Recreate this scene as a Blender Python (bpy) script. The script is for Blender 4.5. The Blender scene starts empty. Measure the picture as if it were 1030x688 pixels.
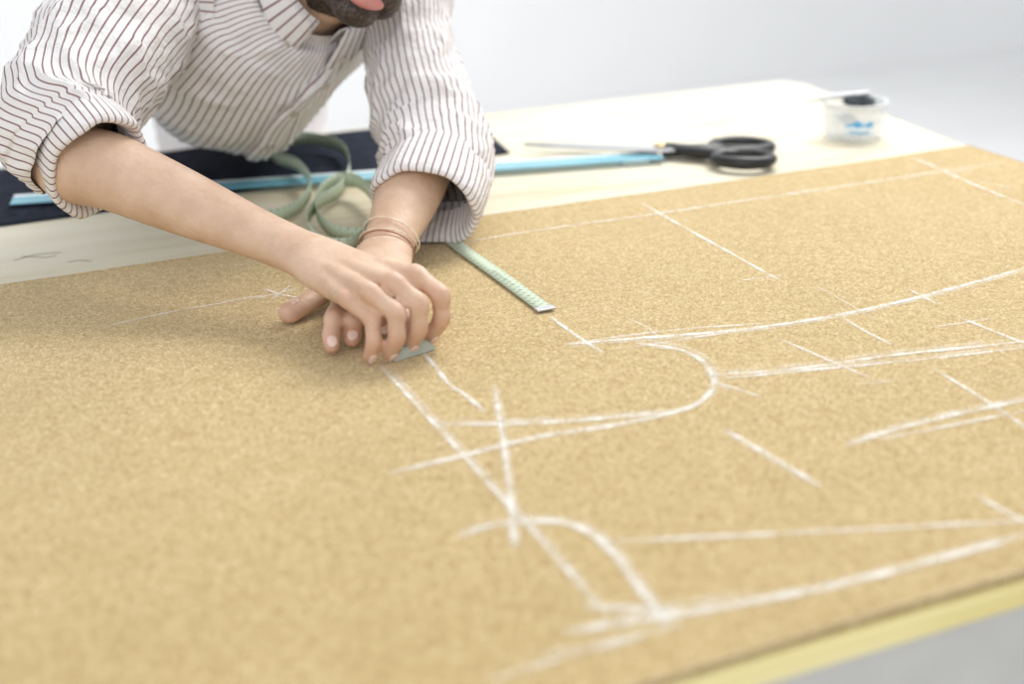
import bpy, bmesh, math, random
import numpy as np
from mathutils import Vector, Matrix, noise
random.seed(3)
D=bpy.data; SC=bpy.context.scene; COL=SC.collection
TZ=0.75; H=0.50; FP=1362.0
# ------------------------------------------------------------------ camera
fw=Vector((.3681,.8519,-.3723)).normalized()
rt=Vector((.9149,-.4034,-.018)); rt=(rt-fw*rt.dot(fw)).normalized()
dn=fw.cross(rt).normalized()
CAM=Vector((0,0,TZ+H))
up_=-dn
cam=D.cameras.new('camera'); co=D.objects.new('camera',cam); COL.objects.link(co)
M=Matrix((( rt.x,up_.x,-fw.x,CAM.x),(rt.y,up_.y,-fw.y,CAM.y),(rt.z,up_.z,-fw.z,CAM.z),(0,0,0,1)))
co.matrix_world=M
cam.sensor_width=36; cam.lens=FP/1030*36; cam.clip_start=.05
cam.dof.use_dof=True; cam.dof.focus_distance=1.43; cam.dof.aperture_fstop=2.3
SC.camera=co
SC.view_settings.view_transform='Standard'
def ray(px,py): return fw+rt*((px-515)/FP)+dn*((py-344)/FP)
def P(px,py,d): return CAM+ray(px,py)*d
def T(px,py,z=0.0):
    r=ray(px,py); return CAM+r*((H-z)/-r.z)
# ------------------------------------------------------------------ materials
def newmat(name):
    m=D.materials.new(name); m.use_nodes=True
    nt=m.node_tree; b=nt.nodes['Principled BSDF']; return m,nt,b
def N(nt,t,**k):
    n=nt.nodes.new(t)
    for a,v in k.items():
        if a in n.inputs: n.inputs[a].default_value=v
        else: setattr(n,a,v)
    return n
def ramp(nt,fac,stops):
    r=nt.nodes.new('ShaderNodeValToRGB'); e=r.color_ramp.elements
    while len(e)<len(stops): e.new(.5)
    for i,(p,c) in enumerate(stops):
        e[i].position=p; e[i].color=(*c,1)
    nt.links.new(fac,r.inputs[0]); return r
def coords(nt,scale=(1,1,1)):
    tc=nt.nodes.new('ShaderNodeTexCoord'); mp=nt.nodes.new('ShaderNodeMapping')
    mp.inputs['Scale'].default_value=scale
    nt.links.new(tc.outputs['Object'],mp.inputs[0]); return mp.outputs[0]
def noisen(nt,vec,scale,detail=4,rough=.6):
    n=N(nt,'ShaderNodeTexNoise',Scale=scale,Detail=detail,Roughness=rough)
    nt.links.new(vec,n.inputs['Vector']); return n
def bump(nt,b,h,strength=.3,dist=.001):
    bp=N(nt,'ShaderNodeBump',Strength=strength,Distance=dist)
    nt.links.new(h,bp.inputs['Height']); nt.links.new(bp.outputs[0],b.inputs['Normal'])
def plain(name,col,rough=.5,var=.08,scale=40,metal=0,spec=.5,bs=.1):
    m,nt,b=newmat(name); v=coords(nt); n=noisen(nt,v,scale)
    lo=tuple(max(0,c*(1-var)) for c in col); hi=tuple(min(1,c*(1+var)) for c in col)
    r=ramp(nt,n.outputs['Fac'],[(.3,lo),(.7,hi)])
    nt.links.new(r.outputs[0],b.inputs['Base Color']); b.inputs['Roughness'].default_value=rough
    b.inputs['Metallic'].default_value=metal; b.inputs['Specular IOR Level'].default_value=spec
    if bs: bump(nt,b,n.outputs['Fac'],bs)
    return m
m_wall=plain('white_paint',(.82,.825,.83),.9,.01,2,bs=0)
m_floor=plain('pale_grey_floor',(.76,.765,.77),.8,.03,3,bs=0)
# tweed
m_tweed,nt,b=newmat('tan_tweed')
v=coords(nt,(1,1,1)); v2=coords(nt,(1,3.2,1)); v3=coords(nt,(3.2,1,1))
n1=noisen(nt,v2,330,2,.75); n2=noisen(nt,v3,330,2,.75); n3=noisen(nt,v,7,3,.6); n4=noisen(nt,v,130,3,.7)
mx=N(nt,'ShaderNodeMath',operation='ADD'); nt.links.new(n1.outputs['Fac'],mx.inputs[0]); nt.links.new(n2.outputs['Fac'],mx.inputs[1])
mx2=N(nt,'ShaderNodeMath',operation='MULTIPLY_ADD'); nt.links.new(n4.outputs['Fac'],mx2.inputs[0]); mx2.inputs[1].default_value=.3; nt.links.new(mx.outputs[0],mx2.inputs[2])
mh=N(nt,'ShaderNodeMath',operation='MULTIPLY'); nt.links.new(mx2.outputs[0],mh.inputs[0]); mh.inputs[1].default_value=1/2.3
r=ramp(nt,mh.outputs[0],[(.37,(.25,.155,.05)),(.5,(.49,.345,.14)),(.62,(.80,.68,.43))])
r2=ramp(nt,n3.outputs['Fac'],[(.3,(.93,.93,.89)),(.7,(1.0,1.0,1.0))])
mm=N(nt,'ShaderNodeMix',data_type='RGBA',blend_type='MULTIPLY'); mm.inputs[0].default_value=1
nt.links.new(r.outputs[0],mm.inputs[6]); nt.links.new(r2.outputs[0],mm.inputs[7])
nt.links.new(mm.outputs[2],b.inputs['Base Color']); b.inputs['Roughness'].default_value=1; b.inputs['Specular IOR Level'].default_value=.1
b.inputs['Sheen Weight'].default_value=.3
bump(nt,b,mh.outputs[0],.6,.0014)
# chalk
m_chalk,nt,b=newmat('chalk_dust')
b.inputs['Base Color'].default_value=(.92,.90,.84,1); b.inputs['Roughness'].default_value=1
uv=N(nt,'ShaderNodeTexCoord'); sx=N(nt,'ShaderNodeSeparateXYZ'); nt.links.new(uv.outputs['UV'],sx.inputs[0])
a=N(nt,'ShaderNodeMath',operation='SUBTRACT'); nt.links.new(sx.outputs[0],a.inputs[0]); a.inputs[1].default_value=.5
a2=N(nt,'ShaderNodeMath',operation='ABSOLUTE'); nt.links.new(a.outputs[0],a2.inputs[0])
mr=N(nt,'ShaderNodeMapRange'); nt.links.new(a2.outputs[0],mr.inputs[0]); mr.inputs[1].default_value=.0; mr.inputs[2].default_value=.5; mr.inputs[3].default_value=1; mr.inputs[4].default_value=0
v=coords(nt); nn=noisen(nt,v,420,3,.75); nn2=noisen(nt,v,45,2,.6)
av=N(nt,'ShaderNodeMath',operation='MULTIPLY_ADD'); nt.links.new(nn2.outputs['Fac'],av.inputs[0]); av.inputs[1].default_value=.55; nt.links.new(nn.outputs['Fac'],av.inputs[2])
mr2=N(nt,'ShaderNodeMapRange'); nt.links.new(av.outputs[0],mr2.inputs[0]); mr2.inputs[1].default_value=.66; mr2.inputs[2].default_value=.92; mr2.inputs[3].default_value=.10
at=N(nt,'ShaderNodeAttribute',attribute_name='strength')
q=N(nt,'ShaderNodeMath',operation='MULTIPLY'); nt.links.new(mr.outputs[0],q.inputs[0]); nt.links.new(mr2.outputs[0],q.inputs[1])
q2=N(nt,'ShaderNodeMath',operation='MULTIPLY'); nt.links.new(q.outputs[0],q2.inputs[0]); nt.links.new(at.outputs['Fac'],q2.inputs[1])
q3=N(nt,'ShaderNodeMath',operation='MULTIPLY',use_clamp=True); nt.links.new(q2.outputs[0],q3.inputs[0]); q3.inputs[1].default_value=1.4
nt.links.new(q3.outputs[0],b.inputs['Alpha'])
# wood
def wood(name,c1,c2,c3,sc=(1.2,14,14)):
    m,nt,b=newmat(name); v=coords(nt,sc); n=noisen(nt,v,3,6,.65)
    v5=coords(nt); nb=noisen(nt,v5,1.8,2,.5)
    ad=N(nt,'ShaderNodeMath',operation='MULTIPLY_ADD'); nt.links.new(nb.outputs['Fac'],ad.inputs[0]); ad.inputs[1].default_value=.5
    sb=N(nt,'ShaderNodeMath',operation='MULTIPLY'); nt.links.new(n.outputs['Fac'],sb.inputs[0]); sb.inputs[1].default_value=.6
    nt.links.new(sb.outputs[0],ad.inputs[2])
    r=ramp(nt,ad.outputs[0],[(.40,c1),(.55,c2),(.68,c3)]); nt.links.new(r.outputs[0],b.inputs['Base Color'])
    b.inputs['Roughness'].default_value=.7; b.inputs['Specular IOR Level'].default_value=.2; bump(nt,b,n.outputs['Fac'],.05); return m
m_wood=wood('pale_wood',(.57,.48,.32),(.67,.62,.49),(.71,.68,.57))
m_edge=wood('yellow_wood_edge',(.72,.60,.24),(.80,.69,.33),(.85,.76,.42))
m_dark=plain('charcoal_cloth',(.018,.022,.035),.95,.5,60,spec=.1)
m_rail=plain('grey_rail',(.50,.49,.47),.7,.05,20)
# shirt
def shirt_mat():
    m,nt,b=newmat('striped_cotton')
    uv=N(nt,'ShaderNodeTexCoord'); sx=N(nt,'ShaderNodeSeparateXYZ'); nt.links.new(uv.outputs['UV'],sx.inputs[0])
    f=N(nt,'ShaderNodeMath',operation='FRACT'); nt.links.new(sx.outputs[0],f.inputs[0])
    a=N(nt,'ShaderNodeMath',operation='SUBTRACT'); nt.links.new(f.outputs[0],a.inputs[0]); a.inputs[1].default_value=.5
    a2=N(nt,'ShaderNodeMath',operation='ABSOLUTE'); nt.links.new(a.outputs[0],a2.inputs[0])
    mr=N(nt,'ShaderNodeMapRange'); nt.links.new(a2.outputs[0],mr.inputs[0]); mr.inputs[1].default_value=.06; mr.inputs[2].default_value=.13
    r=ramp(nt,mr.outputs[0],[(0,(.23,.13,.135)),(1,(.78,.765,.77))])
    nt.links.new(r.outputs[0],b.inputs['Base Color']); b.inputs['Roughness'].default_value=.85; b.inputs['Specular IOR Level'].default_value=.2
    v=coords(nt); n=noisen(nt,v,700,2,.5); n2=noisen(nt,v,26,4,.6)
    b1=N(nt,'ShaderNodeBump',Strength=.65,Distance=.012); nt.links.new(n2.outputs['Fac'],b1.inputs['Height'])
    b2_=N(nt,'ShaderNodeBump',Strength=.15,Distance=.0005); nt.links.new(n.outputs['Fac'],b2_.inputs['Height']); nt.links.new(b1.outputs[0],b2_.inputs['Normal'])
    nt.links.new(b2_.outputs[0],b.inputs['Normal'])
    return m
m_shirt=shirt_mat()
m_button=plain('pearl_button',(.50,.44,.38),.25,.1,100,bs=0)
# skin
m_skin,nt,b=newmat('skin')
v=coords(nt); n=noisen(nt,v,28,4,.6); n2=noisen(nt,v,260,3,.6); n5=noisen(nt,v,70,3,.6)
r=ramp(nt,n.outputs['Fac'],[(.3,(.57,.375,.255)),(.7,(.69,.495,.365))])
at=N(nt,'ShaderNodeAttribute',attribute_name='tint')
mm=N(nt,'ShaderNodeMix',data_type='RGBA',blend_type='MULTIPLY'); mm.inputs[0].default_value=1
nt.links.new(r.outputs[0],mm.inputs[6]); nt.links.new(at.outputs['Color'],mm.inputs[7])
nt.links.new(mm.outputs[2],b.inputs['Base Color']); b.inputs['Roughness'].default_value=.5
b.inputs['Subsurface Weight'].default_value=.08; b.inputs['Subsurface Radius'].default_value=(.01,.004,.002); b.inputs['Subsurface Scale'].default_value=.35
b1=N(nt,'ShaderNodeBump',Strength=.4,Distance=.003); nt.links.new(n5.outputs['Fac'],b1.inputs['Height'])
b2_=N(nt,'ShaderNodeBump',Strength=.45,Distance=.0009); nt.links.new(n2.outputs['Fac'],b2_.inputs['Height']); nt.links.new(b1.outputs[0],b2_.inputs['Normal'])
nt.links.new(b2_.outputs[0],b.inputs['Normal'])
m_nail=plain('fingernail',(.78,.58,.50),.3,.04,60,bs=0)
m_hair=plain('dark_hair',(.02,.013,.01),.7,.5,200,bs=.6)
m_eye=plain('eye_white',(.8,.8,.78),.2,.02,20,bs=0)
m_iris=plain('iris',(.05,.03,.02),.2,.1,20,bs=0)
m_trouser=plain('navy_trousers',(.02,.025,.05),.9,.3,80)
m_shoe=plain('black_leather',(.02,.018,.016),.4,.2,50)
m_thread=plain('cream_thread',(.75,.65,.5),.8,.2,200)
m_red=plain('brown_thread',(.35,.16,.10),.8,.2,200)
m_black=plain('black_handle',(.012,.013,.014),.35,.2,30,bs=0)
m_steel=plain('steel',(.50,.51,.52),.4,.05,60,metal=.7,bs=0)
m_brass=plain('brass',(.50,.38,.2),.45,.05,60,metal=.6,bs=0)
m_chalkbit=plain('grey_chalk',(.42,.46,.41),.9,.08,80)
m_num=plain('printed_ink',(.02,.05,.04),.6,.1,50,bs=0)
m_blueink=plain('blue_ink',(.08,.4,.75),.5,.1,50,bs=0)
# tape
m_tape,nt,b=newmat('green_tape')
uv=N(nt,'ShaderNodeTexCoord'); sx=N(nt,'ShaderNodeSeparateXYZ'); nt.links.new(uv.outputs['UV'],sx.inputs[0])
def ticks(period,lo,hi,th):
    d=N(nt,'ShaderNodeMath',operation='DIVIDE'); nt.links.new(sx.outputs[1],d.inputs[0]); d.inputs[1].default_value=period
    f=N(nt,'ShaderNodeMath',operation='FRACT'); nt.links.new(d.outputs[0],f.inputs[0])
    l=N(nt,'ShaderNodeMath',operation='LESS_THAN'); nt.links.new(f.outputs[0],l.inputs[0]); l.inputs[1].default_value=th
    g=N(nt,'ShaderNodeMath',operation='GREATER_THAN'); nt.links.new(sx.outputs[0],g.inputs[0]); g.inputs[1].default_value=lo
    h=N(nt,'ShaderNodeMath',operation='LESS_THAN'); nt.links.new(sx.outputs[0],h.inputs[0]); h.inputs[1].default_value=hi
    x=N(nt,'ShaderNodeMath',operation='MULTIPLY'); nt.links.new(l.outputs[0],x.inputs[0]); nt.links.new(g.outputs[0],x.inputs[1])
    y=N(nt,'ShaderNodeMath',operation='MULTIPLY'); nt.links.new(x.outputs[0],y.inputs[0]); nt.links.new(h.outputs[0],y.inputs[1]); return y.outputs[0]
def mxm(a,b_):
    x=N(nt,'ShaderNodeMath',operation='MAXIMUM'); nt.links.new(a,x.inputs[0]); nt.links.new(b_,x.inputs[1]); return x.outputs[0]
tk=mxm(mxm(ticks(.01,.02,.34,.12),ticks(.005,.02,.14,.14)),ticks(.01,.80,.98,.10))
r=ramp(nt,tk,[(0,(.52,.61,.46)),(1,(.07,.11,.09))]); nt.links.new(r.outputs[0],b.inputs['Base Color']); b.inputs['Roughness'].default_value=.45
# ruler
m_ruler,nt,b=newmat('blue_ruler')
v=coords(nt); n=noisen(nt,v,5,2); r=ramp(nt,n.outputs['Fac'],[(.3,(.16,.50,.68)),(.7,(.28,.66,.80))])
nt.links.new(r.outputs[0],b.inputs['Base Color']); b.inputs['Roughness'].default_value=.2; b.inputs['Alpha'].default_value=.62
m_rulerw=plain('white_ruler_band',(.68,.76,.78),.25,.03,20,bs=0)
m_plastic,nt,b=newmat('clear_plastic')
v=coords(nt); n=noisen(nt,v,30,2); r=ramp(nt,n.outputs['Fac'],[(.3,(.80,.84,.86)),(.7,(.90,.92,.94))]); nt.links.new(r.outputs[0],b.inputs['Base Color'])
b.inputs['Roughness'].default_value=.12; b.inputs['Alpha'].default_value=.32
m_rim=plain('frosted_rim',(.74,.77,.79),.3,.03,30,bs=0)
# ------------------------------------------------------------------ mesh helpers
WORLD={}
def top_empty(name,loc,label,cat):
    o=D.objects.new(name,None); o.location=loc; o.empty_display_size=.05; COL.objects.link(o)
    o['label']=label; o['category']=cat; WORLD[o.name]=Matrix.Translation(loc); return o
def par(c,p):
    c.parent=p
    c.matrix_parent_inverse=WORLD.get(p.name,Matrix.Identity(4)).inverted()
def mesh_obj(name,V,F,mat,uvs=None,parent=None,smooth=True,recalc=True,label=None):
    me=D.meshes.new(name); me.from_pydata([tuple(v) for v in V],[],F)
    if uvs is not None:
        l=me.uv_layers.new(name='UVMap'); k=0
        for f in uvs:
            for c in f: l.data[k].uv=c; k+=1
    if recalc:
        bm=bmesh.new(); bm.from_mesh(me); bmesh.ops.recalc_face_normals(bm,faces=bm.faces); bm.to_mesh(me); bm.free()
    if smooth: me.polygons.foreach_set('use_smooth',[True]*len(me.polygons))
    me.materials.append(mat); o=D.objects.new(name,me); COL.objects.link(o)
    if parent is not None: par(o,parent)
    if label: o['label']=label
    return o
def cat(A,sub):
    A=np.array(A,float); n=len(A); out=[]
    for i in range(n-1):
        p0=A[max(i-1,0)]; p1=A[i]; p2=A[i+1]; p3=A[min(i+2,n-1)]
        if i==0: p0=2*p1-p2
        if i+2>n-1: p3=2*p2-p1
        for k in range(sub):
            t=k/sub; out.append(.5*((2*p1)+(-p0+p2)*t+(2*p0-5*p1+4*p2-p3)*t*t+(-p0+3*p1-3*p2+p3)*t**3))
    out.append(A[-1]); return np.array(out)
def nrm(v): 
    l=np.linalg.norm(v); return v/l if l>1e-9 else v
def rings(ctrl,sub):
    A=[list(p)+[ra,rb]+list(ref) for p,ra,rb,ref in ctrl]
    A=cat(A,sub) if sub>1 else np.array(A,float)
    n=len(A); R=[]
    for i in range(n):
        t=nrm(A[min(i+1,n-1),:3]-A[max(i-1,0),:3]); ref=A[i,5:8]
        s=nrm(ref-t*ref.dot(t)); u=np.cross(t,s)
        R.append((A[i,:3],s,u,A[i,3],A[i,4],t))
    return R
UPREF=np.array([0,.45,.9])
def sweep(ctrl,sub=6,seg=20,cap=(True,True),disp=None,ucount=1.0,upz=False):
    R=rings(ctrl,sub)
    L=[0]
    for i in range(1,len(R)): L.append(L[-1]+np.linalg.norm(R[i][0]-R[i-1][0]))
    ext=[]
    for i,(c,s,u,a,b_,t) in enumerate(R):
        if upz and u.dot(UPREF)<0: u=-u
        ext.append((c,s,u,a,b_,t,L[i],False))
    def capr(r,sgn):
        c,s,u,a,b_,t,l,_=r; out=[]; m=min(a,b_)
        for k in range(1,5):
            th=k/5*math.pi/2
            out.append((c+sgn*t*m*math.sin(th),s,u,a*math.cos(th),b_*math.cos(th),t,l+sgn*m*math.sin(th),True))
        return out,c+sgn*t*m
    pole0=pole1=None
    if cap[0]: e,pole0=capr(ext[0],-1); ext=e[::-1]+ext
    if cap[1]: e,pole1=capr(ext[-1],1); ext=ext+e
    V=[];F=[];U=[]
    for i,(c,s,u,a,b_,t,l,_) in enumerate(ext):
        for j in range(seg):
            th=2*math.pi*j/seg
            d=s*math.cos(th)*a+u*math.sin(th)*b_
            p=c+d
            if disp: p=p+disp(l,th,p,nrm(d),u)
            V.append(p)
    nr=len(ext)
    for i in range(nr-1):
        for j in range(seg):
            k=(j+1)%seg
            F.append((i*seg+j,i*seg+k,(i+1)*seg+k,(i+1)*seg+j))
            u0=j/seg*ucount;u1=(j+1)/seg*ucount
            U.append(((u0,ext[i][6]),(u1,ext[i][6]),(u1,ext[i+1][6]),(u0,ext[i+1][6])))
    if pole0 is not None:
        V.append(pole0);q=len(V)-1
        for j in range(seg): F.append((q,(j+1)%seg,j)); U.append(((0,0),)*3)
    if pole1 is not None:
        V.append(pole1);q=len(V)-1;o=(nr-1)*seg
        for j in range(seg): F.append((q,o+j,o+(j+1)%seg)); U.append(((0,0),)*3)
    return V,F,U
def ell(c,ax,rad,seg=20,rg=12):
    V=[];F=[]
    for i in range(1,rg):
        th=math.pi*i/rg
        for j in range(seg):
            ph=2*math.pi*j/seg
            V.append(Vector(c)+ax[0]*rad[0]*math.sin(th)*math.cos(ph)+ax[1]*rad[1]*math.sin(th)*math.sin(ph)+ax[2]*rad[2]*math.cos(th))
    V.append(Vector(c)+ax[2]*rad[2]);V.append(Vector(c)-ax[2]*rad[2]); a=len(V)-2;b_=len(V)-1
    for i in range(rg-2):
        for j in range(seg):
            k=(j+1)%seg; F.append((i*seg+j,(i+1)*seg+j,(i+1)*seg+k,i*seg+k))
    for j in range(seg):
        k=(j+1)%seg; F.append((a,j,k)); o=(rg-2)*seg; F.append((b_,o+k,o+j))
    return V,F,None
def join(parts):
    V=[];F=[]
    for p in parts:
        o=len(V); V+=list(p[0]); F+=[tuple(i+o for i in f) for f in p[1]]
    return V,F
def remesh(name,parts,mat,vox,smooth_it,parent,factor=.5):
    V,F=join(parts)
    o=mesh_obj(name+'_src',V,F,mat)
    md=o.modifiers.new('r','REMESH'); md.mode='VOXEL'; md.voxel_size=vox; md.use_smooth_shade=True
    sm=o.modifiers.new('s','SMOOTH'); sm.factor=factor; sm.iterations=smooth_it
    dg=bpy.context.evaluated_depsgraph_get(); dg.update()
    me=D.meshes.new_from_object(o.evaluated_get(dg)); me.name=name
    old=o.data; D.objects.remove(o); D.meshes.remove(old)
    me.materials.clear(); me.materials.append(mat)
    me.polygons.foreach_set('use_smooth',[True]*len(me.polygons))
    ob=D.objects.new(name,me); COL.objects.link(ob)
    if parent is not None: par(ob,parent)
    return ob
def box(name,lo,hi,mat,parent=None,bev=.003,label=None,corners=None):
    if corners is None:
        cs=[(lo[0],lo[1]),(hi[0],lo[1]),(hi[0],hi[1]),(lo[0],hi[1])]
    else: cs=corners
    V=[(x,y,lo[2]) for x,y in cs]+[(x,y,hi[2]) for x,y in cs]; n=len(cs)
    F=[tuple(range(n))[::-1],tuple(range(n,2*n))]+[(i,(i+1)%n,(i+1)%n+n,i+n) for i in range(n)]
    o=mesh_obj(name,V,F,mat,parent=parent,smooth=False,label=label)
    if bev:
        m=o.modifiers.new('b','BEVEL'); m.width=bev; m.segments=2
    return o
X3=(Vector((1,0,0)),Vector((0,1,0)),Vector((0,0,1)))
# ------------------------------------------------------------------ setting
for nm,V in (('floor',[(-6,-4,0),(9,-4,0),(9,5.4,0),(-6,5.4,0)]),('wall_back',[(-6,5.4,0),(9,5.4,0),(9,5.4,4),(-6,5.4,4)])):
    o=mesh_obj(nm,V,[(0,1,2,3)],m_floor if nm=='floor' else m_wall,smooth=False,recalc=False); o['kind']='structure'
# ------------------------------------------------------------------ table
YN=.586; YF=2.12; XL=-.75; XR0=1.425; XR1=1.508
tab=top_empty('work_table',(.4,1.35,0),'large cutting table with a pale raw wood top and yellow edge','table')
cs=[(XL,YN+.014),(XR0,YN+.014),(XR0+.005,1.54),(XR1-.012,YF-.05),(XR1-.03,YF),(XL,YF)]
tt=box('tabletop',(0,0,TZ-.018),(0,0,TZ),m_wood,tab,.001,corners=cs)
box('edge_board',(0,0,TZ-.018),(0,0,TZ-.0005),m_edge,tab,.0015,corners=[(XL,YN),(XR0,YN),(XR0,YN+.0138),(XL,YN+.0138)],label='yellow painted wooden edge strip')
box('rail',(XL+.02,YN+.006,TZ-.10),(XR0-.01,YN+.03,TZ-.0185),m_rail,tab,.002,label='grey rail under the front edge')
def leg(x,y):
    V,F,U=sweep([(Vector((x,y,TZ-.0182)),.035,.035,Vector((1,0,0))),(Vector((x,y,.4)),.032,.032,Vector((1,0,0))),(Vector((x,y,.0)),.026,.026,Vector((1,0,0)))],4,4,(False,False))
    n=len(V); F.append((0,1,2,3)); F.append((n-4,n-3,n-2,n-1))
    mesh_obj('leg',V,F,m_wood,parent=tab,smooth=False)
for x,y in ((XL+.1,YN+.12),(XR0-.12,YN+.12),(XR0-.12,YF-.12),(XL+.1,YF-.12)): leg(x,y)
box('apron',(XL+.08,YF-.12,TZ-.10),(XR0-.1,YF-.1,TZ-.0182),m_wood,tab)
def ribbon(path,w,zoff=0.0,hf=None):
    V=[];F=[];U=[]; n=len(path); L=0
    for i,p in enumerate(path):
        p=Vector(p); t=(Vector(path[min(i+1,n-1)])-Vector(path[max(i-1,0)])); t.z=0; t.normalize(); s=Vector((-t.y,t.x,0))
        if i: L+=(p-Vector(path[i-1])).length
        for k,sg in enumerate((-.5,.5)):
            qv=p+s*sg*w; z=hf(qv.x,qv.y) if hf else qv.z
            V.append(Vector((qv.x,qv.y,z+zoff))); U.append((k,L))
    UV=[]
    for i in range(n-1):
        f=(2*i,2*i+1,2*i+3,2*i+2); F.append(f); UV.append([U[j] for j in f])
    return V,F,UV
m_pencil=plain('pencil_mark',(.24,.23,.19),.9,.1,50,bs=0)
for pl in ([(14,262),(38,256),(62,254)],[(22,258),(45,259),(57,257)],[(68,264),(80,262),(92,263)]):
    V,F,U=ribbon(cat([T(x,y) for x,y in pl],5),.0016,.0004); mesh_obj('pencil_mark',V,F,m_pencil,parent=tab,recalc=False,label='faint grey pencil scribble on the wood')
# ------------------------------------------------------------------ tweed cloth
CX0,CX1,CY0,CY1=-.62,1.42,.5925,1.545
def ch(x,y):
    return TZ+.0060+.0014*noise.noise(Vector((x*3,y*3,.3)))+.0004*noise.noise(Vector((x*12,y*12,5)))
clo=top_empty('wool_cloth',(.4,1.07,TZ),'tan tweed wool cloth with white chalk pattern lines','fabric')
nx,ny=340,170; V=[];F=[]
for j in range(ny+1):
    for i in range(nx+1):
        x=CX0+(CX1-CX0)*i/nx; y=CY0+(CY1-CY0)*j/ny
        fy=j/ny; fx=i/nx
        y+= fy*(.004*noise.noise(Vector((x*4,0,1)))+.0012*noise.noise(Vector((x*60,0,1)))) + (1-fy)*.003*noise.noise(Vector((x*5,3,1)))
        x+= fx*.003*noise.noise(Vector((0,y*6,2)))
        z=ch(x,y); V.append((x,y,z))
for j in range(ny):
    for i in range(nx):
        a=j*(nx+1)+i; F.append((a,a+1,a+nx+2,a+nx+1))
def bd():
    r=[i for i in range(nx+1)]; r+=[j*(nx+1)+nx for j in range(1,ny+1)]
    r+=[ny*(nx+1)+i for i in range(nx-1,-1,-1)]; r+=[j*(nx+1) for j in range(ny-1,0,-1)]; return r
B=bd(); base=len(V)
for k in B: V.append((V[k][0],V[k][1],TZ+.0002))
nb=len(B)
for k in range(nb): F.append((B[k],B[(k+1)%nb],base+(k+1)%nb,base+k))
mesh_obj('cloth_sheet',V,F,m_tweed,parent=clo,recalc=False)
CH=[ # points, width(mm), strength
([(452,246),(560,229),(640,218),(760,200),(880,183),(985,167)],3.8,1),
([(915,158),(940,168),(975,184),(1035,208)],4,1),
([(950,178),(985,168),(1010,164)],3,.7),
([(978,182),(1000,186),(1020,191)],3,.7),
([(645,204),(690,230),(735,255),(785,283)],4,1),
([(745,283),(765,280),(788,278)],2.5,.7),
([(570,347),(640,341),(720,335),(800,325),(880,310),(960,290),(1040,268)],5.4,1),
([(580,345),(640,337),(700,331),(770,326)],4,.6),
([(620,352),(690,342),(760,331),(850,318)],4,.5),
([(640,346),(672,350),(697,358),(712,370),(718,384),(712,398),(695,410),(660,420),(610,430),(540,441),(460,461),(390,478)],5.2,.95),
([(655,350),(688,354),(710,368),(722,385),(735,395)],4,.6),
([(438,428),(520,427),(600,422),(680,414)],5.4,.9),
([(440,431),(500,425),(560,420)],4,.5),
([(708,378),(800,372),(900,358),(1040,343)],5,.95),
([(722,382),(830,372),(930,362),(1040,349)],4.6,.85),
([(553,318),(575,335),(607,356)],4,.95),
([(786,343),(830,362),(882,384)],3.8,.9),
([(848,321),(870,334),(897,348)],3.8,.85),
([(915,292),(930,300),(944,307)],4,.9),
([(728,432),(775,460),(828,491)],4.4,.95),
([(850,449),(900,433),(960,418),(1040,401)],5.4,.9),
([(880,444),(940,432),(1040,412)],4,.7),
([(935,330),(965,326),(1000,320)],3,.6),
([(965,320),(1000,334),(1040,350)],3.4,.8),
([(940,372),(990,403),(1040,436)],3.6,.85),
([(382,368),(430,420),(490,485),(545,545),(610,620)],4.4,.85),
([(425,355),(440,372),(452,388),(470,400),(488,416)],4.4,.85),
([(497,388),(507,450),(514,510),(517,552)],5,.95),
([(462,540),(490,531),(525,526),(560,526),(592,536),(617,558),(645,595),(672,632)],6,1),
([(600,546),(740,540),(900,532),(1040,524)],4.6,.8),
([(566,637),(660,622),(800,598),(900,575),(1040,537)],6,1),
([(585,612),(640,612),(690,617),(720,612)],5.5,.7),
([(600,628),(660,612),(760,596)],5,.5),
([(490,686),(560,664),(650,640)],5,.6),
([(540,660),(620,644),(690,628)],5,.5),
([(980,498),(1005,512),(1040,530)],4,.7),
([(770,402),(740,392),(722,386)],3.4,.6),
([(100,330),(180,313),(262,299)],3.4,.6),
([(255,302),(280,296),(300,291)],3,.9),([(265,291),(282,297),(300,300)],3,.9),([(272,303),(285,294),(292,288)],3,.8),
([(225,304),(250,300),(275,297)],3,.7),
([(228,270),(260,264),(300,258)],3,.6),
([(630,320),(650,330),(668,344)],3,.45),
([(860,388),(905,384)],3,.45),
([(820,288),(850,305),(880,322)],3,.35),
]
rr_=random.Random(11); EX=[]
for pl,w,s in CH:
    if s>=.85 and w>=4.4:
        dx=rr_.uniform(-6,6); dy=rr_.choice((-1,1))*rr_.uniform(2.2,3.6)
        EX.append(([(x+dx,y+dy) for i,(x,y) in enumerate(pl)],w*.9,.34))
V=[];F=[];UV=[];ST=[]
for k,(pl,w,s) in enumerate(CH+EX):
    pth=cat([[c for c in T(x,y,.006)] for x,y in pl],14)
    v_,f_,u_=ribbon(pth,w/1000*1.8,.0006+.000008*k,ch); o=len(V); nvv=len(v_)
    V+=v_; F+=[tuple(i+o for i in f) for f in f_]; UV+=u_
    ST+=[s*min(1,.25+min(i,nvv-1-i)/16) for i in range(nvv)]
o=mesh_obj('chalk_drawing',V,F,m_chalk,UV,parent=clo,recalc=False,label='white chalk garment pattern lines and curves')
al=o.data.attributes.new('strength','FLOAT','POINT'); al.data.foreach_set('value',ST)
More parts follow.
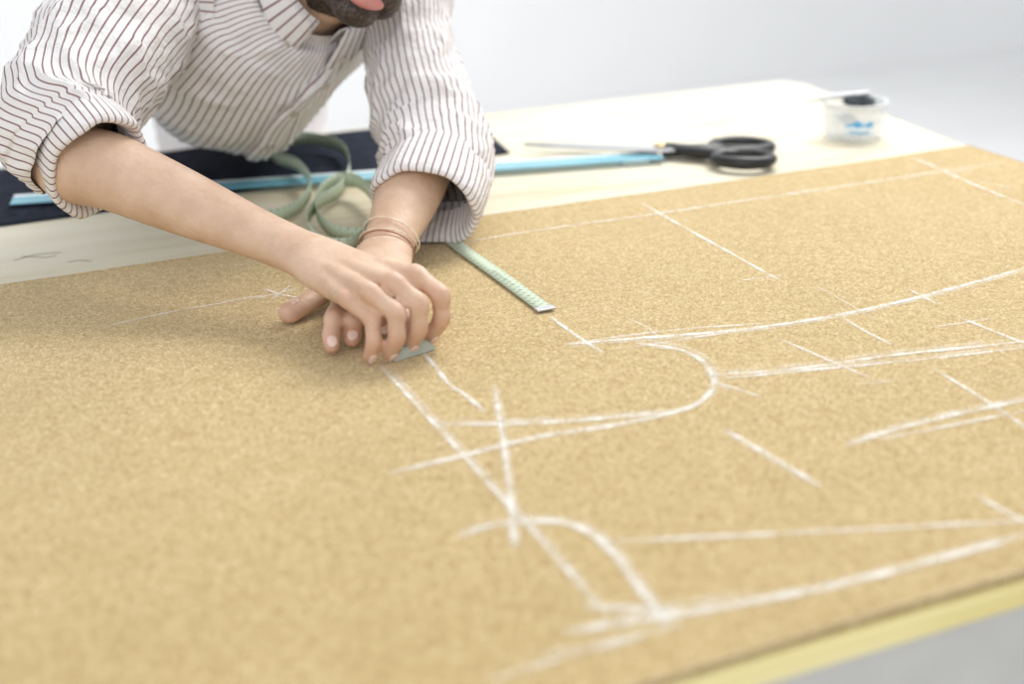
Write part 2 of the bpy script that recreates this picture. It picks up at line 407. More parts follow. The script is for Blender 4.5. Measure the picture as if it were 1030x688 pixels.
# ------------------------------------------------------------------ dark cloth
A=T(513,155); Bq=T(478,122)
V=[];F=[]; nx,ny=120,40
for j in range(ny+1):
    for i in range(nx+1):
        fx=i/nx; fy=j/ny
        xr=A.x+(Bq.x-A.x)*fy; x=-.5+(xr+.5)*fx
        y0=1.762+.085*fx; y=y0+(2.10-y0)*fy+.006*noise.noise(Vector((x*5,y0,2)))
        z=TZ+.003+.004*max(0,noise.noise(Vector((x*6,y*9,1))))
        V.append((x,y,z))
for j in range(ny):
    for i in range(nx):
        a=j*(nx+1)+i; F.append((a,a+1,a+nx+2,a+nx+1))
dk=mesh_obj('dark_cloth',V,F,m_dark,recalc=False); md=dk.modifiers.new('s','SOLIDIFY'); md.thickness=.0025
dk['label']='charcoal folded cloth lying along the table edge'; dk['category']='fabric'
# ------------------------------------------------------------------ ruler
a=T(13,208); b2=T(664,162); dr=(b2-a).normalized(); pr=Vector((-dr.y,dr.x,0))
rul=top_empty('ruler',(a+b2)/2,'long translucent blue ruler with a white band, lying on the table','ruler')
def strip(name,s0,s1,w0,w1,z0,z1,mat,o=a,d=dr,p=pr,parent=None,bev=.0005):
    c=[o+d*s0+p*w0,o+d*s1+p*w0,o+d*s1+p*w1,o+d*s0+p*w1]
    return box(name,(0,0,TZ+z0),(0,0,TZ+z1),mat,parent,bev,corners=[(q.x,q.y) for q in c])
Lr=(b2-a).length
strip('ruler_blade',0,Lr,-.022,.014,.0085,.0100,m_ruler,parent=rul)
strip('ruler_band',0,Lr,.0142,.026,.0085,.0100,m_rulerw,parent=rul)
strip('ruler_foot',Lr-.06,Lr-.02,-.01,.02,.0002,.0085,m_rulerw,parent=rul)
# ------------------------------------------------------------------ scissors
a=T(528,154); b2=T(776,163); dr=(b2-a).normalized(); pr=Vector((-dr.y,dr.x,0)); Ls=(b2-a).length
sci=top_empty('tailor_shears',(a+b2)/2,'large tailor shears with black handles and steel blades','scissors')
def S(s,w,z): return a+dr*s+pr*w+Vector((0,0,z-0))
def blade(sg,z0):
    prof=[(0,0,.003),(.04,.0,.012),(.10,.0,.018),(.17,-.002,.022),(.215,-.006,.022),(.235,-.010,.012)]
    V=[];F=[]; ang=.05*sg
    for s,w0,w1 in prof:
        for z,ww in ((z0,1),(z0+.003,.85)):
            for w_ in (w0,w1*ww):
                ww_=sg*w_+(.205-s)*math.tan(ang)*1
                V.append(S(s,ww_,z))
    n=len(prof)
    for i in range(n-1):
        o=i*4; q=o+4
        F+=[(o,o+1,q+1,q),(o+2,q+2,q+3,o+3),(o,q,q+2,o+2),(o+1,o+3,q+3,q+1)]
    F+=[(0,2,3,1),(4*n-4,4*n-3,4*n-1,4*n-2)]
    mesh_obj('blade',V,F,m_steel,parent=sci,smooth=False)
blade(1,.011); blade(-1,.0145)
V,F,_=ell(S(.205,0,.019),X3,(.009,.009,.0035)); mesh_obj('pivot_screw',V,F,m_brass,parent=sci,label='brass pivot screw')
def handle(sg,cs_,rx,ry,z):
    parts=[]
    off=.042; ring=[]
    for k in range(25):
        th=2*math.pi*k/24; s=cs_+rx*math.cos(th); w=sg*(off+ry*math.sin(th))
        ring.append((S(s,w,z),.0075+.002*abs(math.sin(th)),.0085,Vector((0,0,1))))
    parts.append(sweep(ring,2,12,(True,True)))
    parts.append(sweep([(S(.215,-sg*.006,z),.008,.012,Vector((0,0,1))),(S(.24,sg*.004,z),.009,.013,Vector((0,0,1))),(S(cs_-rx*.9,sg*.018,z),.009,.013,Vector((0,0,1))),(S(cs_-rx*.2,sg*(off-ry+.001),z),.008,.009,Vector((0,0,1)))],5,12))
    V,F=join(parts); mesh_obj('handle',V,F,m_black,parent=sci,label='black moulded handle with finger loop')
handle(1,.322,.043,.030,.0115); handle(-1,.330,.040,.028,.0145)
# ------------------------------------------------------------------ plastic tub
c=T(857,138); tub=top_empty('plastic_tub',c,'small clear plastic tub holding dark chalk and pins','container')
def lathe(prof,c,seg=48):
    V=[];F=[]
    for r_,z in prof:
        for j in range(seg):
            th=2*math.pi*j/seg; V.append(Vector((c.x+r_*math.cos(th),c.y+r_*math.sin(th),c.z+z)))
    for i in range(len(prof)-1):
        for j in range(seg):
            k=(j+1)%seg; F.append((i*seg+j,i*seg+k,(i+1)*seg+k,(i+1)*seg+j))
    return V,F
V,F=lathe([(.0005,.0005),(.042,.0005),(.0445,.003),(.0485,.054),(.0468,.054),(.043,.005),(.041,.0035),(.0005,.003)],c)
mesh_obj('tub_body',V,F,m_plastic,parent=tub)
V,F=lathe([(.0485,.0535),(.0505,.054),(.051,.058),(.0498,.0585),(.047,.058),(.0468,.0545),(.0485,.0535)],c)
mesh_obj('rim',V,F,m_rim,parent=tub)
parts=[]
for k,(ang,zz,w,hh) in enumerate([(-.35,.028,.012,.004),(-.1,.030,.010,.010),(.1,.028,.012,.004),(.3,.029,.010,.008),(-.2,.018,.02,.003),(.12,.017,.022,.003)]):
    base=math.atan2(-fw.y,-fw.x)+ang; V=[];n=6
    for i in range(n+1):
        th=base+(i/n-.5)*w/.042
        for z in (zz-hh/2,zz+hh/2):
            rr=.0445+.004*(z-.003)/.051+.0006; V.append(Vector((c.x+rr*math.cos(th),c.y+rr*math.sin(th),c.z+z)))
    parts.append((V,[(2*i,2*i+2,2*i+3,2*i+1) for i in range(n)]))
V,F=join(parts); mesh_obj('printed_label',V,F,m_blueink,parent=tub,recalc=False,label='worn blue print on the tub')
def chunk(name,c,sx,sy,sz,rot,mat,label,catg):
    bm=bmesh.new(); bmesh.ops.create_cube(bm,size=1); bmesh.ops.bevel(bm,geom=bm.edges[:],offset=.18,segments=3,affect='EDGES')
    Mx=Matrix.Translation(c)@Matrix.Rotation(rot,4,'Z')@Matrix.Rotation(.25,4,'X')@Matrix.Diagonal((sx,sy,sz,1))
    bm.transform(Mx); me=D.meshes.new(name); bm.to_mesh(me); bm.free(); me.materials.append(mat)
    me.polygons.foreach_set('use_smooth',[True]*len(me.polygons))
    o=D.objects.new(name,me); COL.objects.link(o); o['label']=label; o['category']=catg; return o
m_dk2=plain('dark_chalk',(.04,.05,.06),.8,.3,60)
chunk('tailor_chalk',c+Vector((.008,.0,.056)),.048,.040,.016,.4,m_dk2,'dark grey tailor chalk piece inside the plastic tub','chalk')
chunk('tailor_chalk',c+Vector((-.010,.006,.030)),.034,.03,.012,1.2,plain('pale_chalk',(.6,.62,.65),.8),'pale tailor chalk piece inside the plastic tub','chalk')
V,F,U=sweep([(c-rt*.070+Vector((0,0,.056)),.0020,.0020,Vector((0,0,1))),(c-rt*.04+Vector((0,0,.0625)),.0034,.0034,Vector((0,0,1))),(c+rt*.02+Vector((0,0,.069)),.0038,.0038,Vector((0,0,1)))],5,10)
o=mesh_obj('seam_ripper',V,F,m_steel); o['label']='thin metal seam ripper laid across the plastic tub'; o['category']='sewing tool'
# ------------------------------------------------------------------ measuring tape
tp=top_empty('measuring_tape',T(330,215),'pale green measuring tape with curled loops and flat end','measuring tape')
path=[(205,214,.016),(232,222,.014),(262,220,.014),(288,214,.015),(306,202,.018),(313,184,.024),(300,166,.026),(276,157,.028),(274,145,.028),(308,139,.026),(342,147,.024),(352,168,.024),(342,190,.022),(318,206,.020),(309,224,.017),(322,243,.015),(352,246,.015),(372,228,.016),(376,200,.022),(356,181,.026),(330,186,.024),(317,208,.018),(334,232,.014),(372,236,.012)]
pts=[list(T(x,y,z))+[0,.05,1.0] for x,y,z in path]
flat=[(408,232,.010,.5),(446,238,.0092,.05),(470,254,.0088,0),(500,275,.0088,0),(530,297,.0088,0),(549,311,.0088,0)]
e0=T(446,238,.0088); e1=T(549,311,.0088); dd=(e1-e0).normalized(); fp=Vector((-dd.y,dd.x,0))
for x,y,z,k in flat:
    q=fp*(1-k)+Vector((0,.05,1.0))*k; pts.append(list(T(x,y,z))+list(q))
A=cat(pts,10); n=len(A); V=[];F=[];U=[];L=[0]
for i in range(1,n): L.append(L[-1]+np.linalg.norm(A[i,:3]-A[i-1,:3]))
tot=L[-1]
for i in range(n):
    t=nrm(A[min(i+1,n-1),:3]-A[max(i-1,0),:3]); w=A[i,3:6]; w=nrm(w-t*w.dot(t))
    V.append(A[i,:3]-w*.0094); V.append(A[i,:3]+w*.0094)
for i in range(n-1):
    F.append((2*i,2*i+1,2*i+3,2*i+2)); a0=tot-L[i];a1=tot-L[i+1]; U.append(((0,a0),(1,a0),(1,a1),(0,a1)))
o=mesh_obj('tape_ribbon',V,F,m_tape,U,parent=tp,recalc=False); md=o.modifiers.new('s','SOLIDIFY'); md.thickness=.0004; md.offset=0
c_=[e1-fp*.0105-dd*.007,e1+dd*.003-fp*.0105,e1+dd*.003+fp*.0105,e1-dd*.007+fp*.0105]
box('metal_tip',(0,0,e1.z-.0006),(0,0,e1.z+.0012),m_steel,tp,.0003,corners=[(q.x,q.y) for q in c_])
parts=[]
for k in range(1,14):
    cu=D.curves.new('num','FONT'); cu.body=str(k); cu.size=.0074; cu.align_x='CENTER'; cu.align_y='CENTER'
    ob=D.objects.new('num',cu); COL.objects.link(ob); dg=bpy.context.evaluated_depsgraph_get(); dg.update()
    me=D.meshes.new_from_object(ob.evaluated_get(dg))
    cen=e1-dd*(.01*k+.005)+fp*.0012+Vector((0,0,.0005)); 
    parts.append(([cen+fp*v.co.y+dd*v.co.x for v in me.vertices],[tuple(p.vertices) for p in me.polygons]))
    D.objects.remove(ob); D.curves.remove(cu); D.meshes.remove(me)
V,F=join(parts); mesh_obj('printed_numerals',V,F,m_num,parent=tp,smooth=False,recalc=False)
# ================================================================== PERSON
per=top_empty('person',Vector((.55,2.38,0)),'person in a striped shirt leaning over the table, chalking the cloth','person')
Zv=Vector((0,0,1))
RSh=P(150,-15,1.66); REl=P(60,150,1.475); RWr=T(290,249,.078)
LSh=P(400,-50,1.80); LEl=P(438,128,1.70); LWr=T(388,252,.036)
SD=(LSh-RSh).normalized()
parts=[]
rI=T(420,277,.074); rM=T(398,286,.077); rR=T(373,295,.073); rP=T(350,302,.064)
wide=(rI-rP).normalized()
def L3(a,b,t): return a+(b-a)*t
parts.append(sweep([(RSh,.055,.052,Zv),(L3(RSh,REl,.5),.046,.044,Zv),(REl,.042,.041,Zv),(L3(REl,RWr,.25),.043,.040,wide),(L3(REl,RWr,.55),.037,.033,wide),(L3(REl,RWr,.85),.029,.024,wide),(RWr,.0275,.0215,wide),(L3(RWr,L3(rI,rP,.5),.25),.030,.021,wide)],6,28))
mid=L3(rI,rP,.48)
parts.append(sweep([(L3(RWr,mid,-.12),.026,.020,wide),(L3(RWr,mid,.2),.030,.020,wide),(L3(RWr,mid,.55)-Zv*.003,.037,.0175,wide),(L3(RWr,mid,.92)-Zv*.006,.040,.0135,wide),(L3(RWr,mid,1.08)-Zv*.011,.037,.011,wide)],6,28))
def finger(ps,rs,ref,seg=16): return sweep([(p,r_,r_*.93,ref) for p,r_ in zip(ps,rs)],5,seg)
def hand(W,MC,fing,thumb,rad):
    for k,m in enumerate(MC):
        parts.append(finger([L3(W,m,.25),L3(W,m,.65),m],[.0110,.0100,rad[k]*1.02],wide))
    for k,f in enumerate(fing):
        r0=rad[k]; a,b_,c_,d_=f
        parts.append(finger([L3(a,b_,-.15),a,L3(a,b_,.5),b_,L3(b_,c_,.5),c_,L3(c_,d_,.85)],[r0*1.0,r0*1.08,r0*.94,r0*1.07,r0*.90,r0*.95,r0*.80],wide))
    parts.append(finger(thumb,[.0165,.015,.0115,.0118,.0105][:len(thumb)],wide))
RF=[(rI,T(443,297,.062),T(444,321,.038),T(431,341,.014)),
    (rM,T(421,306,.060),T(421,331,.036),T(411,350,.013)),
    (rR,T(398,315,.056),T(399,340,.034),T(391,358,.012)),
    (rP,T(374,321,.050),T(376,344,.031),T(371,361,.012))]
RT=[L3(RWr,rI,.25)-Zv*.012,T(385,292,.040),T(407,320,.028),T(422,337,.015)]
RR=[.0098,.0101,.0096,.0085]
hand(RWr,[rI,rM,rR,rP],RF,RT,RR)
lI=T(345,297,.034); lM=T(362,303,.036); lR=T(381,303,.034); lP=T(398,296,.030)
wide2=(lP-lI).normalized(); wideR=wide
parts.append(sweep([(LSh,.052,.05,Zv),(L3(LSh,LEl,.5),.041,.040,Zv),(LEl,.041,.040,Zv),(L3(LEl,LWr,.3),.041,.038,wide2),(L3(LEl,LWr,.6),.038,.033,wide2),(L3(LEl,LWr,.87),.030,.024,wide2),(LWr,.0285,.021,wide2),(L3(LWr,L3(lI,lP,.5),.25),.031,.020,wide2)],6,28))
mid=L3(lI,lP,.5)
parts.append(sweep([(L3(LWr,mid,-.1),.028,.020,wide2),(L3(LWr,mid,.3),.034,.019,wide2),(L3(LWr,mid,.6),.040,.017,wide2),(L3(LWr,mid,.92),.041,.014,wide2)],6,28))
wide=wide2
LF=[(lI,T(336,321,.036),T(333,338,.024),T(334,350,.0165)),
    (lM,T(356,322,.034),T(355,334,.022),T(354,343,.0165)),
    (lR,T(381,318,.032),T(384,326,.022),T(386,332,.0165)),
    (lP,T(404,307,.028),T(409,313,.020),T(412,318,.0165))]
LT=[L3(LWr,lI,.2)-Zv*.002,T(341,283,.028),T(313,302,.022),T(291,315,.0175)]
hand(LWr,[lI,lM,lR,lP],LF,LT,RR)
tor=[(P(322,-14,1.70),.060,.060),(P(314,-10,1.715),.085,.075),(P(298,0,1.735),.130,.092),(P(280,15,1.765),.165,.110),(P(262,32,1.82),.174,.118),(P(250,42,1.92),.168,.118),(P(243,42,2.08),.154,.116),(P(240,32,2.25),.148,.120),(P(240,28,2.36),.148,.122)]
parts.append(sweep([(p,a_*.74,b_*.74,SD) for p,a_,b_ in tor[1:]],5,32))
hip=tor[-1][0]
tor+= [(hip+Vector((.005,.055,-.06)),.150,.124),(hip+Vector((.008,.07,-.14)),.152,.126),(hip+Vector((.010,.075,-.23)),.156,.130)]
def camv(x,y,z): return (rt*x+dn*y+fw*z)
Fh=camv(.30,.55,-.78).normalized(); Uh=camv(.42,-.70,-.46); Uh=(Uh-Fh*Uh.dot(Fh)).normalized(); Sh=Fh.cross(Uh).normalized()
chin=P(352,31,1.60); HO=chin-Fh*.080+Uh*.112
def hp(s,f,u): return HO+Sh*s+Fh*f+Uh*u
HX=(Sh,Fh,Uh)
parts+= [ell(hp(0,-.015,.035),HX,(.076,.098,.085),28,18),ell(hp(0,.03,-.03),HX,(.062,.062,.080),28,18),
 ell(hp(0,.066,-.090),HX,(.029,.024,.020)),ell(hp(.035,.03,-.07),HX,(.025,.045,.030)),ell(hp(-.035,.03,-.07),HX,(.025,.045,.030)),
 ell(hp(0,.090,-.052),HX,(.025,.012,.007)),ell(hp(0,.092,-.068),HX,(.023,.012,.0095)),
 sweep([(hp(0,.086,.022),.009,.009,Sh),(hp(0,.103,-.008),.011,.010,Sh),(hp(0,.112,-.026),.015,.010,Sh)],5,14),
 sweep([(hp(-.04,.078,.030),.008,.010,Uh),(hp(0,.088,.030),.010,.010,Uh),(hp(.04,.078,.030),.008,.010,Uh)],5,14),
 ell(hp(.077,-.005,-.005),HX,(.010,.020,.032)),ell(hp(-.077,-.005,-.005),HX,(.010,.020,.032)),
 ell(hp(.032,.072,-.02),HX,(.024,.016,.020)),ell(hp(-.032,.072,-.02),HX,(.024,.016,.020))]
parts.append(sweep([(hp(0,-.03,-.02),.056,.058,Sh),(L3(hp(0,-.02,-.06),tor[1][0],.5),.053,.054,Sh),(tor[1][0],.052,.052,Sh),(tor[2][0],.06,.06,Sh)],6,28))
body=remesh('body',parts,m_skin,.0022,3,per,.5)
me=body.data; n=len(me.vertices); cob=np.empty(n*3); me.vertices.foreach_get('co',cob); cob=cob.reshape(-1,3)
tint=np.ones((n,4))
rel=cob-np.array(HO); s_=rel@np.array(Sh); f_=rel@np.array(Fh); u_=rel@np.array(Uh)
near=(np.linalg.norm(rel,axis=1)<.17)
nz=np.array([noise.noise(Vector(c)*160) if near[i] else 0 for i,c in enumerate(cob)])
nz2=np.array([noise.noise(Vector(c)*420) if near[i] else 0 for i,c in enumerate(cob)])
lips=near&(((s_/.025)**2+((u_+.061)/.018)**2)<1)&(f_>.086)
beard=near&(u_<-.028+.012*nz)&(f_>-.01)&~lips&(u_>-.128)
beard&=~((u_>-.045)&(f_>.07)&(np.abs(s_)>.03))
bv=np.clip(.08+.18*nz2,.03,.30)
for c_i,kk in enumerate((1.0,.98,1.1)): tint[beard,c_i]=(bv*kk)[beard]
tint[lips,:3]=(.90,.55,.72)
for q in [x for f in RF+LF for x in f[1:3]]+[rI,rM,rR,rP]:
    d=np.linalg.norm(cob-np.array(q),axis=1); w=np.clip(1-d/.016,0,1)[:,None]
    tint[:,:3]*=1-w*np.array([.02,.17,.17])
for q in [f[3] for f in RF+LF]+[RT[-1],LT[-1]]:
    d=np.linalg.norm(cob-np.array(q),axis=1); w=np.clip(1-d/.02,0,1)[:,None]
    tint[:,:3]*=1-w*np.array([.0,.18,.16])
ca=me.color_attributes.new('tint','FLOAT_COLOR','POINT'); ca.data.foreach_set('color',tint.ravel())
def nail(c_,tip,prev,side,r_,w=.0062,l=.0078):
    t=(tip-prev).normalized(); s=(side-t*side.dot(t)).normalized(); u=s.cross(t)
    if u.dot(c_)<0: u=-u
    pos=L3(prev,tip,.80)+u*(r_*.86)
    tt_=(t-u*.12).normalized()
    V,F,_=ell(pos,(s,tt_,u),(w*.85,l*.85,.0013),14,10); mesh_obj('fingernail',V,F,m_nail,parent=body)
toc=-fw
for k,f in enumerate(RF): nail(toc,f[3],f[2],wideR,RR[k]*.82,[.0060,.0062,.0058,.005][k])
for k,f in enumerate(LF): nail(toc*.5+Zv,f[3],f[2],wide2,RR[k]*.84,[.0060,.0062,.0058,.005][k])
nail(Zv+toc*.3,LT[3],LT[2],(LT[3]-LT[2]).cross(Zv),.0112,.007,.009)
nail(-toc,RT[3],RT[2],wideR,.0105,.007,.009)
for sg in (-1,1):
    V,F,_=ell(hp(sg*.032,.073,.006),HX,(.013,.012,.011)); e=mesh_obj('eye',V,F,m_eye,parent=body)
    V,F,_=ell(hp(sg*.032,.0825,.004),HX,(.006,.0035,.006)); mesh_obj('iris',V,F,m_iris,parent=body)
    V,F,U=sweep([(hp(sg*.016,.090,.036),.003,.004,Uh),(hp(sg*.034,.088,.040),.003,.0045,Uh),(hp(sg*.052,.075,.035),.002,.003,Uh)],4,10); mesh_obj('eyebrow',V,F,m_hair,parent=per)
hair=[ell(hp(0,-.022,.045),HX,(.083,.100,.088),30,20),ell(hp(0,-.055,.0),HX,(.076,.065,.075),24,16),ell(hp(.03,.055,.095),HX,(.045,.03,.028)),ell(hp(-.02,.058,.092),HX,(.045,.03,.028))]
remesh('hair',hair,m_hair,.005,2,per)
tr=[sweep([(hip,.115,.09,SD),(hip+Vector((.005,.06,-.08)),.125,.105,SD),(hip+Vector((.01,.07,-.15)),.13,.11,SD)],5,32)]
X1=Vector((1,0,0))
for sg in (-1,1):
    h0=hip+SD*sg*.058+Vector((0.01,0.07,-.14)); kn=Vector((h0.x+sg*.04,h0.y+.02,.48)); an=Vector((h0.x+sg*.08,h0.y+.06,.10))
    tr.append(sweep([(h0,.074,.088,X1),(L3(h0,kn,.5),.074,.08,X1),(kn,.062,.066,X1),(L3(kn,an,.5),.058,.06,X1),(an,.052,.056,X1)],6,24))
    sh=[sweep([(an+Vector((0,.03,-.045)),.036,.036,X1),(an+Vector((0,-.05,-.055)),.042,.036,X1),(an+Vector((0,-.13,-.066)),.047,.028,X1),(an+Vector((0,-.18,-.072)),.036,.02,X1)],5,20),
        sweep([(an+Vector((0,.02,.03)),.038,.042,X1),(an+Vector((0,.01,-.04)),.040,.045,X1)],4,20)]
    V,F=join(sh); V=[Vector((v[0],v[1],max(v[2],.0))) for v in V]
    remesh('shoe',[(V,F)],m_shoe,.006,3,per)
remesh('trousers',tr,m_trouser,.009,4,per)
# ---- shirt
ZMIN=TZ+.0105
def fold(amp,fs,seed):
    def f(l,th,p,n_,u):
        a=noise.noise(Vector((math.cos(th)*1.2,math.sin(th)*1.2,l*fs))+Vector((seed,seed*2,0)))
        b_=noise.noise(Vector((math.cos(th)*2.5+l*14,math.sin(th)*2.5,l*fs*1.8))+Vector((0,seed,3)))
        c_=1-abs(noise.noise(Vector((p[0]*9,p[1]*9,p[2]*14))+Vector((seed,0,0))))*2
        d_=1-abs(noise.noise(Vector((math.cos(th)*1.6+l*9,math.sin(th)*1.6,l*fs*1.3))+Vector((seed,7,3))))*2.5
        e_=1-abs(noise.noise(Vector((p[0]*16,p[1]*16,p[2]*26))+Vector((seed,4,9))))*3
        return n_*(amp*(.75*a+.3*b_)+amp*.45*max(0,c_)**2+amp*.7*max(0,d_)**3+amp*.25*max(0,e_)**2)
    return f
tf=fold(.0078,9,1.0)
SDn=np.array(SD)
def torso_disp(l,th,p,n_,u):
    hang=max(0,-math.sin(th+.45))**1.5
    w=math.exp(-((l-.18)/.11)**2)
    tuck=max(0,math.cos(th))*max(0,-math.sin(th))
    return tf(l,th,p,n_,u)*min(1,l/.04+.2) - np.array(u)*hang*w*.036 - SDn*tuck*.06*w + np.array(u)*tuck*.05*w
tctrl=[(p,a_,b_,SD) for p,a_,b_ in tor]
V,F,U=sweep(tctrl,12,220,(False,False),torso_disp,ucount=92,upz=True)
shirt=mesh_obj('shirt',V,F,m_shirt,U,parent=per,label='white shirt with thin dark red stripes')
def sleeve(ctrl,seed,amp,ref,n=42):
    V,F,U=sweep(list(ctrl),10,120,(False,False),fold(amp,16,seed),ucount=n)
    V=[(v[0],v[1],max(v[2],ZMIN)) for v in V]
    return mesh_obj('sleeve',V,F,m_shirt,U,parent=shirt)
rs=[(L3(RSh,P(285,0,1.75),.35),.085,.08,Zv),(RSh+Vector((0,0,-.005)),.088,.082,Zv),(P(112,45,1.58),.082,.076,Zv),(P(74,100,1.51),.074,.070,Zv),(P(64,128,1.48),.068,.066,Zv),(P(70,142,1.47),.064,.060,Zv),(P(80,152,1.465),.058,.056,Zv)]
sleeve(rs,4.0,.0085,Zv,48)
ls=[(L3(LSh,P(300,0,1.78),.35),.078,.078,X1),(LSh,.072,.074,X1),(P(410,30,1.76),.056,.058,X1),(P(420,90,1.72),.060,.060,X1),(P(434,135,1.69),.066,.060,X1),(P(440,163,1.65),.067,.058,X1),(P(436,180,1.63),.062,.052,X1)]
sleeve(ls,9.0,.0075,X1,46)
def cuff(c0,c1,ra_,rb_,ref,n):
    t=nrm(np.array(c1-c0)); r_=np.array(ref); s=nrm(r_-t*r_.dot(t)); u=np.cross(t,s)
    prof=[(.12,.80),(0,.90),(.08,.97),(.4,1.0),(.8,1.02),(.97,1.0),(1.02,.95),(1.01,.90),(.93,.84),(.80,.78),(.4,.72)]
    V=[];F=[];U=[];seg=96
    for a_,k in prof:
        cc=np.array(L3(c0,c1,a_))
        for j in range(seg):
            th=2*math.pi*j/seg; w=1+.05*noise.noise(Vector((math.cos(th)*2,math.sin(th)*2,a_*1.5)))
            v=cc+(s*math.cos(th)*ra_+u*math.sin(th)*rb_)*k*w+t*.008*noise.noise(Vector((math.cos(th)*1.5,math.sin(th)*1.5,7)))
            v[2]=max(v[2],ZMIN-.001); V.append(v)
    for i in range(len(prof)-1):
        for j in range(seg):
            k=(j+1)%seg; F.append((i*seg+j,i*seg+k,(i+1)*seg+k,(i+1)*seg+j)); U.append(((j/seg*n,0),((j+1)/seg*n,0),((j+1)/seg*n,1),(j/seg*n,1)))
    mesh_obj('rolled_cuff',V,F,m_shirt,U,parent=shirt)
cuff(P(76,139,1.475),P(101,168,1.450),.066,.056,Zv,44)
cuff(P(441,168,1.64),P(427,210,1.585),.067,.058,X1,46)
# collar
NB=tor[0][0]; Nd=(hp(0,-.02,-.06)-tor[1][0]).normalized()
Fd=camv(.15,1,-.3); Fd=(Fd-Nd*Fd.dot(Nd)).normalized(); Sd2=Nd.cross(Fd).normalized()
def cp(phi,r_,h): return NB+Nd*h+(Fd*math.cos(phi)+Sd2*math.sin(phi))*r_
V=[];F=[];U=[];nph=60
rows=[(.066,-.02),(.062,.008),(.064,.020),(.068,.024),(.076,.016),(.085,.0),(.092,-.010)]
for i in range(nph+1):
    phi=.30+(2*math.pi-.60)*i/nph
    e=max(0,1-min(i,nph-i)/8.0)
    for k,(r_,h) in enumerate(rows):
        x=max(0,k-3)/3
        V.append(cp(phi,r_+.010*x*e,h-.046*e*x))
m_=len(rows)
for i in range(nph):
    for k in range(m_-1):
        a0=i*m_+k; F.append((a0,a0+1,a0+m_+1,a0+m_)); U.append(((i*.6,k),(i*.6,k+1),((i+1)*.6,k+1),((i+1)*.6,k)))
CV=V
o=mesh_obj('collar',V,F,m_shirt,U,parent=shirt,recalc=False); md=o.modifiers.new('s','SOLIDIFY'); md.thickness=.002
def button(p,nn_,r_=.0068):
    s=nn_.orthogonal().normalized(); V,F,_=ell(p,(s,nn_.cross(s),nn_),(r_,r_,.002),16,8); mesh_obj('button',V,F,m_button,parent=shirt)
for i in (2,nph-2):
    p=CV[i*m_+5]; e1_=CV[i*m_+6]-CV[i*m_+4]; e2_=CV[(i+1)*m_+5]-CV[(i-1)*m_+5]; nn_=e1_.cross(e2_).normalized()
    if nn_.dot(p-NB)<0: nn_=-nn_
    button(p+nn_*.0025,nn_,.0058)
R=rings(tctrl,12); Ls_=[0]
for i in range(1,len(R)): Ls_.append(Ls_[-1]+np.linalg.norm(R[i][0]-R[i-1][0]))
def tsurf(i,th,off):
    c_,s,u,a_,b_,t=R[i]
    if u.dot(UPREF)<0: u=-u
    d=s*math.cos(th)*a_+u*math.sin(th)*b_; p=c_+d
    return p+torso_disp(Ls_[i],th,p,nrm(d),u)+nrm(d)*off
V=[];F=[];U=[];N1=75
def thp(i): 
    x=min(1,i/45); return -1.15-.6*x*x*(3-2*x)
for i in range(N1):
    thc=thp(i)
    for k in range(7):
        dth=(k-3)/3*.017/max(.06,R[i][3])
        V.append(tsurf(i,thc+dth,.007 if 0<k<6 else .001)); 
for i in range(N1-1):
    for k in range(6):
        a0=i*7+k; F.append((a0,a0+1,a0+8,a0+7)); U.append(((k*.6+.3,i),((k+1)*.6+.3,i),((k+1)*.6+.3,i+1),(k*.6+.3,i+1)))
mesh_obj('placket',V,F,m_shirt,U,parent=shirt,recalc=True)
for i in (14,26,36,46):
    p=Vector(tsurf(i,thp(i),.0082)); q=Vector(tsurf(i,thp(i),.010)); button(p,(q-p).normalized())
t=(LWr-LEl).normalized(); 
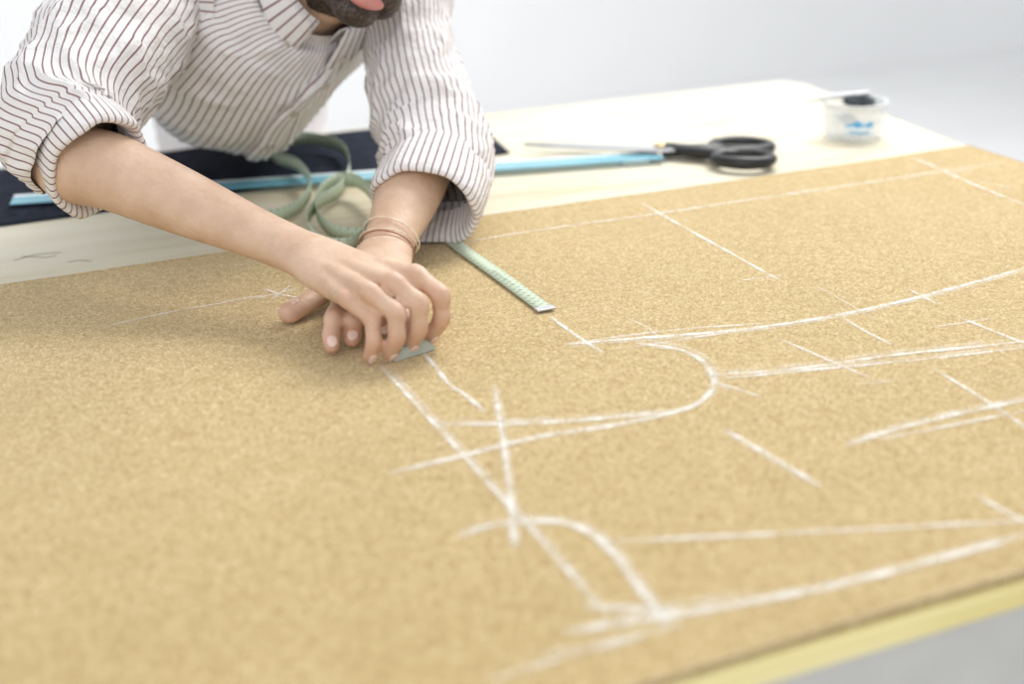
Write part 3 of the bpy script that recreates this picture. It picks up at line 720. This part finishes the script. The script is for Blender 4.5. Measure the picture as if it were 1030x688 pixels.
for k,(f,mt,rr,tl) in enumerate(((.90,m_thread,.0009,.15),(.95,m_thread,.0008,-.2),(.99,m_red,.0009,.1),(1.03,m_thread,.0008,.25))):
    c_=L3(LEl,LWr,f); s=(wide2-t*wide2.dot(t)).normalized(); u=t.cross(s)
    ring=[]; a_=.0335-.02*(f-.9); b_=.0255-.02*(f-.9)
    for j in range(33):
        th=2*math.pi*j/32; ring.append((c_+s*math.cos(th)*a_+u*math.sin(th)*b_+t*tl*.03*math.cos(th+k),rr,rr,t))
    V,F,U=sweep(ring,1,8,(False,False)); mesh_obj('bracelet',V,F,mt,parent=per,label='thin string bracelet')
# chalk in hand
c0=T(394,358,.013); c1=T(437,345,.013)
dC=(c1-c0).normalized(); cc=L3(c0,c1,.5)
up2=(Zv-dC*dC.dot(Zv)).normalized(); nC=dC.cross(up2)
bm=bmesh.new(); prof=[(-.024,-.006),(.024,-.006),(.025,-.004),(.015,.006),(-.015,.006),(-.025,-.004)]
fv=[bm.verts.new(cc+dC*x+up2*z+nC*.003) for x,z in prof]; bk=[bm.verts.new(cc+dC*x+up2*z-nC*.003) for x,z in prof]
bm.faces.new(fv); bm.faces.new(bk[::-1]); 
for i in range(6): bm.faces.new((fv[i],bk[i],bk[(i+1)%6],fv[(i+1)%6]))
bmesh.ops.recalc_face_normals(bm,faces=bm.faces); bmesh.ops.bevel(bm,geom=bm.edges[:],offset=.0008,segments=2,affect='EDGES')
me=D.meshes.new('tailor_chalk'); bm.to_mesh(me); bm.free(); me.materials.append(m_chalkbit)
o=D.objects.new('tailor_chalk',me); COL.objects.link(o); o['label']='grey green tailor chalk held in the fingers'; o['category']='chalk'
# ------------------------------------------------------------------ light
w=D.worlds.new('world'); SC.world=w; w.use_nodes=True; bg=w.node_tree.nodes['Background']; bg.inputs[0].default_value=(.97,.985,1,1); bg.inputs[1].default_value=.85
def area(name,loc,tgt,size,energy,col):
    l=D.lights.new(name,'AREA'); l.size=size; l.energy=energy; l.color=col; o=D.objects.new(name,l); COL.objects.link(o)
    o.location=loc; o.rotation_euler=(Vector(tgt)-Vector(loc)).to_track_quat('-Z','Y').to_euler()
area('ceiling_softbox',(2.2,2.5,3.0),(.6,1.3,.75),1.4,88,(1,.985,.95))
area('left_soft_light',(-1.5,-1.5,2.6),(.5,1.5,.9),2.0,34,(.97,.985,1))  # broad soft area light, above and behind the camera on its left
area('wall_light',(1.5,3.4,3.6),(1.8,5.4,1.0),2.4,40,(1,1,1))
